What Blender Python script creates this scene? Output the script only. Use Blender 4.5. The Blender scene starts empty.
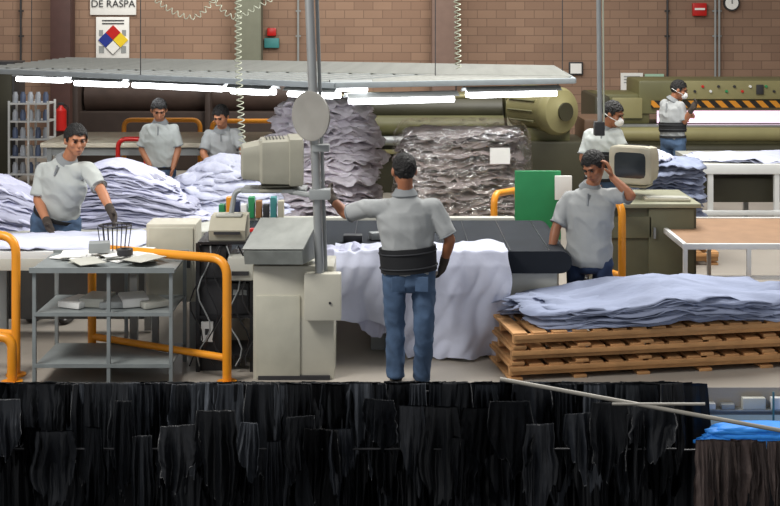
import bpy, bmesh, math, random
from mathutils import Vector, Matrix, noise
random.seed(7)
F=1240.0; H=2.8
V=Vector
def W(u,v,d): return V(((u-390)*d/F, d, H-(v-6)*d/F))
def XX(u,d): return (u-390)*d/F
def ZZ(v,d): return H-(v-6)*d/F
def lin(c):
    o=[]
    for x in c:
        x=x/255.0
        o.append(x/12.92 if x<=0.04045 else ((x+0.055)/1.055)**2.4)
    return o
scene=bpy.context.scene
COL=scene.collection
scene.view_settings.view_transform='Standard'
# ---------------------------------------------------------------- materials
MC={}
def mat(name,rgb,rough=.6,metal=0,var=.1,scale=6,bump=0,bscale=40,emit=0,alpha=1,rand=0,stretch=None,spec=None,bd=.02):
    if name in MC: return MC[name]
    m=bpy.data.materials.new(name); m.use_nodes=True
    nt=m.node_tree; N=nt.nodes; L=nt.links
    b=N['Principled BSDF']; c=lin(rgb)
    tc=N.new('ShaderNodeTexCoord'); mp=N.new('ShaderNodeMapping'); L.new(tc.outputs['Object'],mp.inputs[0])
    if stretch: mp.inputs['Scale'].default_value=stretch
    nz=N.new('ShaderNodeTexNoise'); nz.inputs['Scale'].default_value=scale; nz.inputs['Detail'].default_value=4
    L.new(mp.outputs[0],nz.inputs['Vector'])
    mx=N.new('ShaderNodeMix'); mx.data_type='RGBA'
    mx.inputs[6].default_value=[max(0,x*(1-2*var)) for x in c]+[1]
    mx.inputs[7].default_value=[min(1,x*(1+2*var)) for x in c]+[1]
    L.new(nz.outputs['Fac'],mx.inputs[0])
    out=mx.outputs[2]
    if rand:
        oi=N.new('ShaderNodeObjectInfo'); mr=N.new('ShaderNodeMapRange')
        mr.inputs['To Min'].default_value=1-rand; mr.inputs['To Max'].default_value=1+rand
        L.new(oi.outputs['Random'],mr.inputs['Value'])
        hs=N.new('ShaderNodeHueSaturation'); L.new(mr.outputs[0],hs.inputs['Value']); L.new(out,hs.inputs['Color']); out=hs.outputs[0]
    L.new(out,b.inputs['Base Color'])
    b.inputs['Roughness'].default_value=rough; b.inputs['Metallic'].default_value=metal
    if spec is not None: b.inputs['Specular IOR Level'].default_value=spec
    if emit:
        b.inputs['Emission Color'].default_value=c+[1]; b.inputs['Emission Strength'].default_value=emit
    if bump:
        n2=N.new('ShaderNodeTexNoise'); n2.inputs['Scale'].default_value=bscale; n2.inputs['Detail'].default_value=3
        L.new(mp.outputs[0],n2.inputs['Vector'])
        bp=N.new('ShaderNodeBump'); bp.inputs['Strength'].default_value=bump; bp.inputs['Distance'].default_value=bd
        L.new(n2.outputs['Fac'],bp.inputs['Height']); L.new(bp.outputs[0],b.inputs['Normal'])
    MC[name]=m; return m
def brickmat(name,c1,c2,cm):
    m=bpy.data.materials.new(name); m.use_nodes=True
    nt=m.node_tree;N=nt.nodes;L=nt.links;b=N['Principled BSDF']
    g=N.new('ShaderNodeNewGeometry'); s=N.new('ShaderNodeSeparateXYZ'); L.new(g.outputs['Position'],s.inputs[0])
    ad=N.new('ShaderNodeMath'); ad.operation='ADD'; L.new(s.outputs[0],ad.inputs[0]); L.new(s.outputs[1],ad.inputs[1])
    cb=N.new('ShaderNodeCombineXYZ'); L.new(ad.outputs[0],cb.inputs[0]); L.new(s.outputs[2],cb.inputs[1])
    br=N.new('ShaderNodeTexBrick'); L.new(cb.outputs[0],br.inputs['Vector'])
    br.inputs['Scale'].default_value=1; br.inputs['Brick Width'].default_value=.38; br.inputs['Row Height'].default_value=.17
    br.inputs['Mortar Size'].default_value=.009; br.inputs['Mortar Smooth'].default_value=.6
    br.inputs['Color1'].default_value=lin(c1)+[1]; br.inputs['Color2'].default_value=lin(c2)+[1]; br.inputs['Mortar'].default_value=lin(cm)+[1]
    nz=N.new('ShaderNodeTexNoise'); nz.inputs['Scale'].default_value=.5; L.new(cb.outputs[0],nz.inputs['Vector'])
    mr=N.new('ShaderNodeMapRange'); mr.inputs['To Min'].default_value=.78; mr.inputs['To Max'].default_value=1.22; L.new(nz.outputs['Fac'],mr.inputs['Value'])
    hs=N.new('ShaderNodeHueSaturation'); L.new(mr.outputs[0],hs.inputs['Value']); L.new(br.outputs['Color'],hs.inputs['Color'])
    L.new(hs.outputs[0],b.inputs['Base Color']); b.inputs['Roughness'].default_value=.9
    bp=N.new('ShaderNodeBump'); bp.inputs['Strength'].default_value=.25; bp.inputs['Distance'].default_value=.008; bp.invert=True
    L.new(br.outputs['Fac'],bp.inputs['Height']); L.new(bp.outputs[0],b.inputs['Normal'])
    return m
def hazardmat():
    m=bpy.data.materials.new('hazard_stripe_paint'); m.use_nodes=True
    nt=m.node_tree;N=nt.nodes;L=nt.links;b=N['Principled BSDF']
    tc=N.new('ShaderNodeTexCoord'); mp=N.new('ShaderNodeMapping'); mp.inputs['Rotation'].default_value=(0,math.radians(45),0)
    L.new(tc.outputs['Object'],mp.inputs[0])
    w=N.new('ShaderNodeTexWave'); w.bands_direction='X'; w.inputs['Scale'].default_value=2.0; L.new(mp.outputs[0],w.inputs['Vector'])
    r=N.new('ShaderNodeValToRGB'); r.color_ramp.interpolation='CONSTANT'
    r.color_ramp.elements[0].color=lin((30,26,20))+[1]; r.color_ramp.elements[1].position=.5; r.color_ramp.elements[1].color=lin((205,135,35))+[1]
    L.new(w.outputs['Fac'],r.inputs[0]); L.new(r.outputs[0],b.inputs['Base Color']); return m
def filmmat():
    m=bpy.data.materials.new('clear_stretch_film'); m.use_nodes=True
    nt=m.node_tree;N=nt.nodes;L=nt.links; N.remove(N['Principled BSDF']); o=N['Material Output']
    t=N.new('ShaderNodeBsdfTransparent'); g=N.new('ShaderNodeBsdfGlossy'); g.inputs['Roughness'].default_value=.16; g.inputs['Color'].default_value=(.97,.96,.95,1)
    tc=N.new('ShaderNodeTexCoord'); mp=N.new('ShaderNodeMapping'); mp.inputs['Scale'].default_value=(1,1,2.0); L.new(tc.outputs['Object'],mp.inputs[0])
    nz=N.new('ShaderNodeTexNoise'); nz.inputs['Scale'].default_value=7; nz.inputs['Detail'].default_value=6; nz.inputs['Distortion'].default_value=1.4; L.new(mp.outputs[0],nz.inputs['Vector'])
    r=N.new('ShaderNodeValToRGB'); r.color_ramp.elements[0].position=.5; r.color_ramp.elements[0].color=(.08,.08,.08,1); r.color_ramp.elements[1].position=.7; r.color_ramp.elements[1].color=(.62,.62,.62,1)
    L.new(nz.outputs['Fac'],r.inputs[0]); bp=N.new('ShaderNodeBump'); bp.inputs['Strength'].default_value=.8; bp.inputs['Distance'].default_value=.05
    L.new(nz.outputs['Fac'],bp.inputs['Height']); L.new(bp.outputs[0],g.inputs['Normal'])
    mx=N.new('ShaderNodeMixShader'); L.new(r.outputs[0],mx.inputs[0]); L.new(t.outputs[0],mx.inputs[1]); L.new(g.outputs[0],mx.inputs[2]); L.new(mx.outputs[0],o.inputs[0])
    return m
# ---------------------------------------------------------------- geometry builder
def ortho(d):
    d=d.normalized(); a=V((0,0,1)) if abs(d.z)<.9 else V((1,0,0))
    x=d.cross(a).normalized(); return x, d.cross(x).normalized()
class G:
    def __init__(s): s.bm=bmesh.new()
    def box(s,c,sz,rz=0,bev=0,R=None):
        M=Matrix.Translation(V(c))@(R.to_4x4() if R else Matrix.Rotation(rz,4,'Z'))@Matrix.Diagonal((sz[0],sz[1],sz[2],1))
        r=bmesh.ops.create_cube(s.bm,size=1,matrix=M)
        if bev:
            ed=list({e for v in r['verts'] for e in v.link_edges})
            bmesh.ops.bevel(s.bm,geom=ed,offset=min(bev,.45*min(sz)),segments=2,affect='EDGES',profile=.6)
        return s
    def pb(s,u1,v1,u2,v2,d,dep,bev=0):
        x1,x2=XX(u1,d),XX(u2,d); z1,z2=ZZ(v2,d),ZZ(v1,d)
        return s.box(((x1+x2)/2,d+dep/2,(z1+z2)/2),(x2-x1,dep,z2-z1),bev=bev)
    def loft(s,rings,cap=True):
        R=[[s.bm.verts.new(p) for p in r] for r in rings]; n=len(R[0])
        for a,b in zip(R[:-1],R[1:]):
            for i in range(n): s.bm.faces.new((a[i],a[(i+1)%n],b[(i+1)%n],b[i]))
        if cap:
            s.bm.faces.new(list(reversed(R[0]))); s.bm.faces.new(R[-1])
        return s
    def cyl(s,p,q,r,r2=None,seg=14):
        p=V(p);q=V(q); r2=r if r2 is None else r2; x,y=ortho(q-p)
        f=lambda c,k:[c+x*(k*math.cos(2*math.pi*i/seg))+y*(k*math.sin(2*math.pi*i/seg)) for i in range(seg)]
        return s.loft([f(p,r),f(q,r2)])
    def rev(s,p,ax,prof,seg=24):
        p=V(p); ax=V(ax).normalized(); x,y=ortho(ax)
        return s.loft([[p+ax*h+x*(r*math.cos(2*math.pi*i/seg))+y*(r*math.sin(2*math.pi*i/seg)) for i in range(seg)] for h,r in prof])
    def ball(s,c,r,R=None,sub=2):
        if not hasattr(r,'__len__'): r=(r,r,r)
        M=Matrix.Translation(V(c))@(R.to_4x4() if R else Matrix.Identity(4))@Matrix.Diagonal((r[0],r[1],r[2],1))
        bmesh.ops.create_icosphere(s.bm,subdivisions=sub,radius=1,matrix=M); return s
    def cap(s,p,q,r1,r2,sub=2):
        s.cyl(p,q,r1,r2,seg=16); s.ball(p,r1,sub=sub); s.ball(q,r2,sub=sub); return s
    def tube(s,pts,r,seg=8,closed=False):
        pts=[V(p) for p in pts]; n=len(pts); rings=[]; x=None
        for i,p in enumerate(pts):
            a=pts[i-1] if (i>0 or closed) else p; b=pts[(i+1)%n] if (i<n-1 or closed) else p
            t=(b-a).normalized()
            if x is None: x,_=ortho(t)
            x=(x-t*x.dot(t)).normalized(); y=t.cross(x)
            rings.append([p+x*(r*math.cos(2*math.pi*k/seg))+y*(r*math.sin(2*math.pi*k/seg)) for k in range(seg)])
        if closed: rings.append([q.copy() for q in rings[0]])
        return s.loft(rings,cap=not closed)
    def prism(s,poly,ext):
        e=V(ext); return s.loft([[V(p) for p in poly],[V(p)+e for p in poly]])
def fillet(pts,r,n=6):
    pts=[V(p) for p in pts]; o=[pts[0]]
    for i in range(1,len(pts)-1):
        a,b,c=pts[i-1],pts[i],pts[i+1]; ra=min(r,(a-b).length*.45,(c-b).length*.45)
        p=b+(a-b).normalized()*ra; q=b+(c-b).normalized()*ra
        for k in range(n+1):
            t=k/n; o.append(p*(1-t)**2+b*2*t*(1-t)+q*t*t)
    o.append(pts[-1]); return o
WL={}
def tag(o,label=None,cat=None,group=None,kind=None):
    if label: o['label']=label
    if cat: o['category']=cat
    if group: o['group']=group
    if kind: o['kind']=kind
def root(name,loc,label,cat,group=None):
    o=bpy.data.objects.new(name,None); o.location=loc; o.empty_display_size=.1; COL.objects.link(o)
    WL[o.name]=V(loc); tag(o,label,cat,group); return o
def place(me,name,m,parent=None,**k):
    vs=me.vertices
    lo=V((min(v.co.x for v in vs),min(v.co.y for v in vs),min(v.co.z for v in vs)))
    hi=V((max(v.co.x for v in vs),max(v.co.y for v in vs),max(v.co.z for v in vs)))
    c=V(((lo.x+hi.x)/2,(lo.y+hi.y)/2,lo.z if parent is None else (lo.z+hi.z)/2))
    me.transform(Matrix.Translation(-c))
    if m:
        me.materials.clear(); me.materials.append(m)
    o=bpy.data.objects.new(name,me); COL.objects.link(o)
    WL[o.name]=c
    if parent: o.parent=parent; o.location=c-WL[parent.name]
    else: o.location=c
    tag(o,k.get('label'),k.get('cat'),k.get('group'),k.get('kind')); return o
def mk(g,name,m,parent=None,smooth=True,ang=40,**k):
    bm=g.bm; bmesh.ops.recalc_face_normals(bm,faces=bm.faces)
    me=bpy.data.meshes.new(name); bm.to_mesh(me); bm.free()
    if smooth:
        for p in me.polygons: p.use_smooth=True
        try: me.set_sharp_from_angle(angle=math.radians(ang))
        except Exception: pass
    return place(me,name,m,parent,**k)
def remesh(g,name,m,vox,it,parent,wr=0,ws=9,**k):
    bm=g.bm; bmesh.ops.recalc_face_normals(bm,faces=bm.faces)
    me=bpy.data.meshes.new('tmp'); bm.to_mesh(me); bm.free()
    o=bpy.data.objects.new('tmp',me); COL.objects.link(o)
    r=o.modifiers.new('r','REMESH'); r.mode='VOXEL'; r.voxel_size=vox
    if it:
        s=o.modifiers.new('s','SMOOTH'); s.factor=.5; s.iterations=it
    dg=bpy.context.evaluated_depsgraph_get(); dg.update()
    m2=bpy.data.meshes.new_from_object(o.evaluated_get(dg)); bpy.data.objects.remove(o); bpy.data.meshes.remove(me)
    if wr:
        ns=[v.normal.copy() for v in m2.vertices]
        for v,n in zip(m2.vertices,ns):
            q=V(((v.co.x+.8*v.co.z)*ws,v.co.y*ws,(v.co.z-.6*v.co.x)*ws*.55)); r1=1-2*abs(noise.noise(q)); r2=noise.noise(q*2.1)
            v.co+=n*max(-.003,wr*(.7*(r1-.4)+.3*r2))
    for p in m2.polygons: p.use_smooth=True
    m2.name=name
    return place(m2,name,m,parent,**k)
def text(s,loc,size,m,parent,name='lettering',align='CENTER'):
    cu=bpy.data.curves.new('t','FONT'); cu.body=s; cu.size=size; cu.align_x=align; cu.align_y='CENTER'; cu.extrude=.002
    o=bpy.data.objects.new('t',cu); COL.objects.link(o)
    dg=bpy.context.evaluated_depsgraph_get(); dg.update()
    me=bpy.data.meshes.new_from_object(o.evaluated_get(dg)); bpy.data.objects.remove(o)
    me.transform(Matrix.Translation(V(loc))@Matrix.Rotation(math.radians(90),4,'X'))
    return place(me,name,m,parent)
# ---------------------------------------------------------------- common materials
M_floor=mat('concrete_floor',(156,149,139),.45,var=.14,scale=1.2,bump=.05)
M_brick=brickmat('brown_block_wall',(152,124,104),(140,113,95),(116,93,79))
M_gray=mat('grey_painted_steel',(146,150,150),.45,var=.08)
M_lgray=mat('pale_grey_enamel',(184,184,174),.45,var=.07)
M_white=mat('white_enamel',(218,220,218),.4,var=.04)
M_beige=mat('beige_plastic',(176,171,152),.5,var=.06)
M_dark=mat('dark_steel',(46,46,48),.5,var=.15)
M_black=mat('black_rubber',(24,24,27),.4,var=.15)
M_belt=mat('dark_conveyor_belt',(38,42,48),.75,var=.2,scale=3,spec=.15)
M_orange=mat('orange_enamel',(232,150,36),.35,var=.06)
M_red=mat('red_enamel',(190,32,28),.3,var=.05)
M_olive=mat('olive_machine_enamel',(98,96,62),.45,var=.18,scale=2)
M_olived=mat('dark_olive_enamel',(56,54,38),.5,var=.18,scale=2)
M_khaki=mat('khaki_enamel',(136,130,90),.45,var=.12,scale=2)
M_paper=mat('white_paper',(236,236,232),.8,var=.02)
M_blue=mat('blue_paint',(30,50,140),.5)
M_yel=mat('yellow_paint',(240,205,40),.5)
M_green=mat('green_panel_paint',(42,136,84),.5,var=.08)
M_wood=mat('pallet_wood',(194,146,96),.8,var=.24,scale=5,stretch=(1,6,6),rand=.22,bump=.15)
M_brownboard=mat('brown_board',(148,116,88),.7,var=.12)
M_glass=mat('dark_screen_glass',(40,46,50),.15,var=.05)
M_lav=mat('lavender_hide',(180,182,204),.85,var=.16,scale=4,bump=.25,bscale=16,rand=.3)
M_lavp=mat('pale_mauve_hide',(228,222,230),.85,var=.1,scale=4,bump=.35,bscale=16,rand=.14)
M_lavw=mat('pale_hide',(194,198,218),.85,var=.12,scale=3,bump=.3,bscale=12,rand=.1)
M_bluehide=mat('blue_grey_hide',(148,157,182),.85,var=.18,scale=3,bump=.3,bscale=12,rand=.2)
M_mauve=mat('mauve_grey_hide',(150,138,134),.8,var=.2,scale=4,bump=.3,bscale=14,rand=.35)
M_film=filmmat()
M_lamp=mat('lit_fluorescent_tube',(250,252,255),.4,emit=8,var=0)
M_steel=mat('brushed_steel',(160,163,163),.35,metal=.5,var=.06)
M_cable=mat('pale_cable',(180,184,164),.5)
# ---------------------------------------------------------------- structure
g=G().box((0,17.15,-.1),(24,16.1,.2)); mk(g,'floor',M_floor,kind='structure',label='worn grey concrete factory floor')
g=G().box((0,25.0,1.8),(24,.3,9.6)); mk(g,'wall_back',M_brick,kind='structure',label='mauve brown concrete block wall')
g=G().box((-12.1,17,1.8),(.2,16,9.6)); mk(g,'wall_left',M_brick,kind='structure')
g=G().box((12.1,17,1.8),(.2,16,9.6)); mk(g,'wall_right',M_brick,kind='structure')
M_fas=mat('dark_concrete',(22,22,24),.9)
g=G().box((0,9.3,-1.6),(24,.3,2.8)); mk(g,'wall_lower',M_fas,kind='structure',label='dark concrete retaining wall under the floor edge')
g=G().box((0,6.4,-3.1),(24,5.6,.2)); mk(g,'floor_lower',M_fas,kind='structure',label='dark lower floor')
M_col=mat('grey_green_column',(116,118,102),.7,var=.08)
M_col2=mat('mauve_column',(126,103,92),.7,var=.08)
for u1,u2,m,l in((236,261,M_col,'grey green square steel column against the block wall'),(432,456,M_col2,'mauve painted column against the block wall'),(50,70,mat('maroon_frame',(78,54,50),.6),'narrow dark maroon column')):
    r=root('column',W((u1+u2)/2,146,24.3)*1,l,'column'); 
    g=G(); x1,x2=XX(u1,24.3),XX(u2,24.3); g.box(((x1+x2)/2,24.5,2.5),(x2-x1,.4,5),bev=.02); mk(g,'shaft',m,r)
    g=G(); g.box(((x1+x2)/2,24.5,.02),(x2-x1+.2,.6,.04),bev=.01); mk(g,'base_plate',M_dark,r)
for u in (668,716,720,298,20):
    g=G(); x=XX(u,24.7); g.tube([(x,24.75,5),(x,24.75,.0)],.022)
    for z in (1.2,2.2,2.7): g.box((x,24.78,z),(.1,.04,.03))
    mk(g,'conduit_pipe',M_gray if u>700 or u==298 else M_dark,label='thin vertical conduit clipped to the block wall',cat='pipe',group='wall conduits')
d=24.78
r=root('wall_sign',W(113,14,d),'white sign board reading DE RASPA on the block wall','sign')
mk(G().pb(90,-22,136,15,d,.05,.01),'board',M_paper,r)
text('DE RASPA',W(113,4,d-.02),.2,M_dark,r)
r=root('safety_poster',W(113,58,d),'white hazard poster with four-colour diamond','poster')
mk(G().pb(96,17,129,58,d,.05,.005),'board',M_paper,r)
c=W(113,40,d-.03); s=.15
for dx,dz,m,n in((0,s,M_red,'red_quarter'),(-s,0,M_blue,'blue_quarter'),(s,0,M_yel,'yellow_quarter'),(0,-s,M_dark,'white_quarter')):
    q=c+V((dx,0,dz)); k=s*.98
    mk(G().prism([q+V((0,0,k)),q+V((k,0,0)),q+V((0,0,-k)),q+V((-k,0,0))],(0,.03,0)),n,m,r,smooth=False)
k=s*.9; q=c+V((0,-.01,-s)); mk(G().prism([q+V((0,0,k)),q+V((k,0,0)),q+V((0,0,-k)),q+V((-k,0,0))],(0,.01,0)),'white_field',M_paper,r,smooth=False)
for i,v in enumerate((20,23)): mk(G().pb(102,v,124,v+1.2,d-.01,.02),'print_line',M_dark,r)
for u1,v1,u2,v2 in((99,30,103,36),(122,30,126,36),(99,46,104,53),(121,46,126,53)): mk(G().pb(u1,v1,u2,v2,d-.01,.02),'print_block',M_gray,r)
r=root('notice_sheet',W(576,74,d),'small framed white notice on the block wall','sign')
mk(G().pb(569,62,583,75,d,.05,.005),'frame',M_dark,r); mk(G().pb(570.5,63.5,581.5,73.5,d-.01,.03),'sheet',M_paper,r)
for u1,v1,u2,v2,m in((621,73,643,91,M_paper),(645,74,664,84,mat('pale_green_paper',(170,205,180),.8))):
    r=root('notice_sheet',W((u1+u2)/2,v2,d),'printed notice sheet pinned on the block wall','sign',group='wall notices')
    mk(G().pb(u1,v1,u2,v2,d,.05),'sheet',m,r)
    for k in range(3): mk(G().pb(u1+3,v1+3+k*3,u2-3,v1+4+k*3,d-.01,.02),'print_line',M_gray,r)
r=root('alarm_box',W(700,16,d),'small red alarm box with white stripe on the wall','alarm'); mk(G().pb(693,3,707,16,d-.05,.1,.02),'housing',M_red,r); mk(G().pb(695,8,705,10,d-.07,.03),'stripe',M_paper,r)
r=root('alarm_box',W(270,48,d),'small red and teal sign box on the wall','sign'); mk(G().pb(264,38,279,48,d-.05,.1,.02),'housing',mat('teal_sign',(60,130,130),.5),r); mk(G().pb(267,28,276,36,d-.05,.1,.02),'red_panel',M_red,r)
r=root('wall_clock',W(731,10,d),'round white wall clock with dark rim','clock')
cc=W(731,3,d+.04); mk(G().rev(cc,(0,-1,0),[(0,.16),(.06,.16),(.06,.13)]),'rim',M_dark,r); mk(G().rev(cc,(0,-1,0),[(.05,.13),(.065,.13)]),'dial',M_paper,r)
mk(G().box(cc+V((0,-.075,.04)),(.015,.01,.1)),'hand',M_dark,r)
# ---------------------------------------------------------------- left rear furniture
r=root('cupboard',W(4,178,20),'dark steel cupboard beside the shelving','cupboard')
x=XX(-12,20); mk(G().box((x,20.3,.95),(.85,.6,1.9),bev=.01),'body',M_dark,r)
for s_ in(-1,1):
    mk(G().box((x+s_*.2,19.98,.95),(.38,.03,1.8),bev=.008),'door',M_olived,r); mk(G().box((x+s_*.05,19.95,1),(.02,.03,.15)),'handle',M_steel,r)
r=root('shelving_unit',W(26,178,19.5),'white wire shelving unit holding jars and boxes','shelving')
x1,x2=XX(9,19.5),XX(48,19.5); z2=ZZ(101,19.5)
for n_,xx in enumerate((x1,(x1+x2)/2,x2)):
    for yy in(19.5,19.9): mk(G().box((xx,yy,z2/2),(.03,.03,z2)),'post',M_white,r)
zs=[.15,.42,.7,.98,1.26]
for z in zs: mk(G().box(((x1+x2)/2,19.7,z),(x2-x1,.42,.025)),'shelf',M_white,r)
mj=mat('pale_jar_plastic',(176,182,190),.4,rand=.25); mj2=mat('blue_jar_plastic',(90,104,132),.4,rand=.2)
for z in zs:
    for k in range(5):
        q=V((x1+.07+k*.12,19.6,z+.013)); g=G().rev(q,(0,0,1),[(0,.045),(.12,.045),(.15,.03),(.17,.03)],12)
        mk(g,'jar',mj if (k+int(z*9))%3 else mj2,label='small plastic jar on the white shelving',cat='jar',group='jars on the shelving')
r=root('fire_extinguisher',W(61,135,24.1),'red fire extinguisher mounted on the maroon column','fire extinguisher')
q=W(61,131,24.15); mk(G().rev(q,(0,0,1),[(0,.08),(.02,.11),(.4,.11),(.46,.05),(.5,.03)]),'cylinder',M_red,r)
mk(G().box(q+V((0,0,.53)),(.12,.05,.05),bev=.01),'valve',M_dark,r); mk(G().tube(fillet([q+V((.03,0,.52)),q+V((.14,-.03,.49)),q+V((.14,-.03,.1))],.05),.012),'hose',M_black,r)
r=root('work_table',W(150,160,16),'long cream-topped work table with steel legs','table')
xa,xb=XX(40,16),XX(262,16); z=ZZ(143,16)
mk(G().box(((xa+xb)/2,16.7,z-.03),(xb-xa,1.4,.06),bev=.01),'table_top',mat('cream_laminate',(214,206,186),.5),r)
for xx in(xa+.1,(xa+xb)/2,xb-.1):
    for yy in(16.1,17.3): mk(G().box((xx,yy,(z-.06)/2),(.06,.06,z-.06)),'leg',M_gray,r)
mk(G().box(((xa+xb)/2,16.1,z-.12),(xb-xa-.2,.04,.1)),'apron',M_gray,r)
def rail(label,pts,r_=.03,m=None,low=None,grp='guard rails',fr=.12):
    P=[V(p) for p in pts]; o=root('guard_rail',(P[0]+P[-1])/2,label,'guard rail',group=grp); WL[o.name]=V((P[0]+P[-1])/2)
    mk(G().tube(fillet(P,fr),r_,12),'bent_tube',m or M_orange,o)
    if low:
        a=P[0].lerp(P[1],low); b=P[-1].lerp(P[-2],low); mk(G().tube([a,b],r_*.8,10),'lower_bar',m or M_orange,o)
    for q in(P[0],P[-1]): mk(G().rev(V((q.x,q.y,max(q.z,0))),(0,0,1),[(0,r_*2.2),(.012,r_*2.2)]),'base_flange',m or M_orange,o)
def gp(u,d): return V((XX(u,d),d,0))
def up(u,v,d): return W(u,v,d)
rail('orange tubular guard rail in front of the rear machine',[gp(124,18.5),up(124,120,18.5),up(200,120,18.5),gp(200,18.5)],.035,low=.55)
rail('orange tubular guard rail in front of the rear machine',[gp(212,18.5),up(212,121,18.5),up(280,121,18.5),gp(280,18.5)],.035,low=.55)
rail('red tubular loop rail by the cream table',[gp(118,15.6),up(118,139,15.6),up(146,139,15.6),gp(146,15.6)],.03,m=M_red,grp='red rails')
r=root('drum_machine',W(160,150,21),'dark brown drum machine near the wall','machine')
x1,x2=XX(75,21),XX(340,21)
mk(G().box(((x1+x2)/2,21.6,.5),(x2-x1,1.0,1.0),bev=.04),'body',mat('dark_brown_enamel',(58,46,40),.6,var=.15),r)
mk(G().cyl((x1+.1,21.5,1.25),(x2-.1,21.5,1.25),.3,seg=28),'drum',mat('brown_drum',(70,55,48),.5,var=.2),r)
for xx in(x1,(x1+x2)/2,x2): mk(G().box((xx,21.5,.8),(.1,1.0,1.5),bev=.03),'end_frame',mat('brown_frame',(62,50,44),.6),r)
# ---------------------------------------------------------------- canopy with lamps
r=root('lamp_canopy',(-1.2,15,1.98),'large pale grey slatted canopy frame hung above the light table','canopy')
A=[W(-18,70,15.7),W(335,86,12.8),W(574,80,13.6),W(560,68,15.7),W(55,60,18)]
zc=1.98
for p in A: p.z=zc
A[3].y=16.4; A[4].y=19.0
mk(G().prism([p for p in A],(0,0,.02)),'mesh_sheet',mat('pale_mesh_sheet',(138,139,134),.85,var=.25,scale=14,spec=.1),r,smooth=False)
M_eb=mat('pale_blue_steel',(150,158,162),.5); M_sl=mat('pale_slat',(166,167,162),.7,spec=.1)
for i in range(5):
    a,b=A[i],A[(i+1)%5]; dd=(b-a).normalized(); mk(G().box((a+b)/2+V((0,0,.0)),((b-a).length,.05,.06),rz=math.atan2(dd.y,dd.x),bev=.008),'edge_beam',M_eb,r)
for k in range(1,24):
    t=k/24; a=A[0].lerp(A[1],t); b=A[4].lerp(A[3],t); mk(G().box((a+b)/2+V((0,0,.027)),((b-a).length,.035,.014),rz=math.atan2((b-a).y,(b-a).x)),'cross_slat',M_gray,r)
for k in range(1,12):
    t=k/12; a=A[0].lerp(A[4],t); b=A[2].lerp(A[3],t) ; mk(G().box((a+b)/2+V((0,0,.04)),((b-a).length,.05,.012),rz=math.atan2((b-a).y,(b-a).x)),'long_slat',M_sl,r)
for p in(A[0].lerp(A[4],.5),A[1].lerp(A[3],.4),A[2].lerp(A[3],.5),A[0].lerp(A[1],.5)): mk(G().tube([p,p+V((0,0,3.5))],.006,6),'hanger_cable',M_dark,r)
def dcan(u): return 15.5+(12.8-15.5)*(u/340) if u<340 else 12.8+(13.7-12.8)*(u-340)/250
for u1,v1,u2,v2 in((18,78,70,80),(76,82.5,127,84),(134,86,229,86.5),(232,91,275,91),(289,93,340,95),(346,100,456,99),(464,95,558,92),(330,88,372,87)):
    a=W(u1,v1,dcan(u1)+.1); b=W(u2,v2,dcan(u2)+.1); a.z=b.z=(a.z+b.z)/2
    o=root('fluorescent_lamp',(a+b)/2,'lit twin-tube fluorescent lamp hanging under the canopy','lamp',group='lamps under the canopy')
    t=(b-a).normalized(); n_=V((-t.y,t.x,0)); c=(a+b)/2
    g=G(); hs=[(-.11,0),(-.05,.05),(.05,.05),(.11,0),(.1,0),(.045,.04),(-.045,.04),(-.1,0)]
    g.loft([[a+n_*y+V((0,0,z+.03)) for y,z in hs],[b+n_*y+V((0,0,z+.03)) for y,z in hs]]); mk(g,'reflector',M_gray,o,smooth=False)
    for s_ in(-.06,.06): mk(G().cyl(a+n_*s_+t*.05-V((0,0,.005)),b+n_*s_-t*.05-V((0,0,.005)),.033,seg=10),'tube',M_lamp,o)
    for q in(a,b): mk(G().tube([q+V((0,0,.08)),V((q.x,q.y,zc))],.008,6),'hanger',M_dark,o)
def helix(path,R_,pitch,r_,name,label,m):
    pts=[]; P=[V(p) for p in path]; L_=sum((P[i+1]-P[i]).length for i in range(len(P)-1)); n=int(L_/pitch*8); 
    def at(s_):
        for i in range(len(P)-1):
            l=(P[i+1]-P[i]).length
            if s_<=l or i==len(P)-2: return P[i].lerp(P[i+1],s_/l),(P[i+1]-P[i]).normalized()
            s_-=l
    for k in range(n+1):
        s_=L_*k/n; c,t=at(s_); x,y=ortho(t); a=2*math.pi*s_/pitch; pts.append(c+x*R_*math.cos(a)+y*R_*math.sin(a))
    mk(G().tube(pts,r_,5),name,m,label=label,cat='hose')
helix([W(238,-10,13),W(238,60,13),W(243,160,13)],.035,.06,.006,'coiled_hose','pale green coiled air hose hanging straight down',M_cable)
helix([W(457,-10,12),W(458,68,12)],.03,.05,.006,'coiled_hose','pale coiled cable hanging over the canopy',M_cable)
helix(fillet([W(145,-8,13),W(172,12,13),W(195,20,13),W(222,-8,13)],.3),.026,.07,.005,'coiled_hose','slack looped coiled air hose',M_cable)
helix(fillet([W(208,-8,12.6),W(232,22,12.6),W(262,4,12.6),W(285,-8,12.6)],.2),.024,.07,.005,'coiled_hose','slack looped coiled air hose',M_cable)
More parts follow.
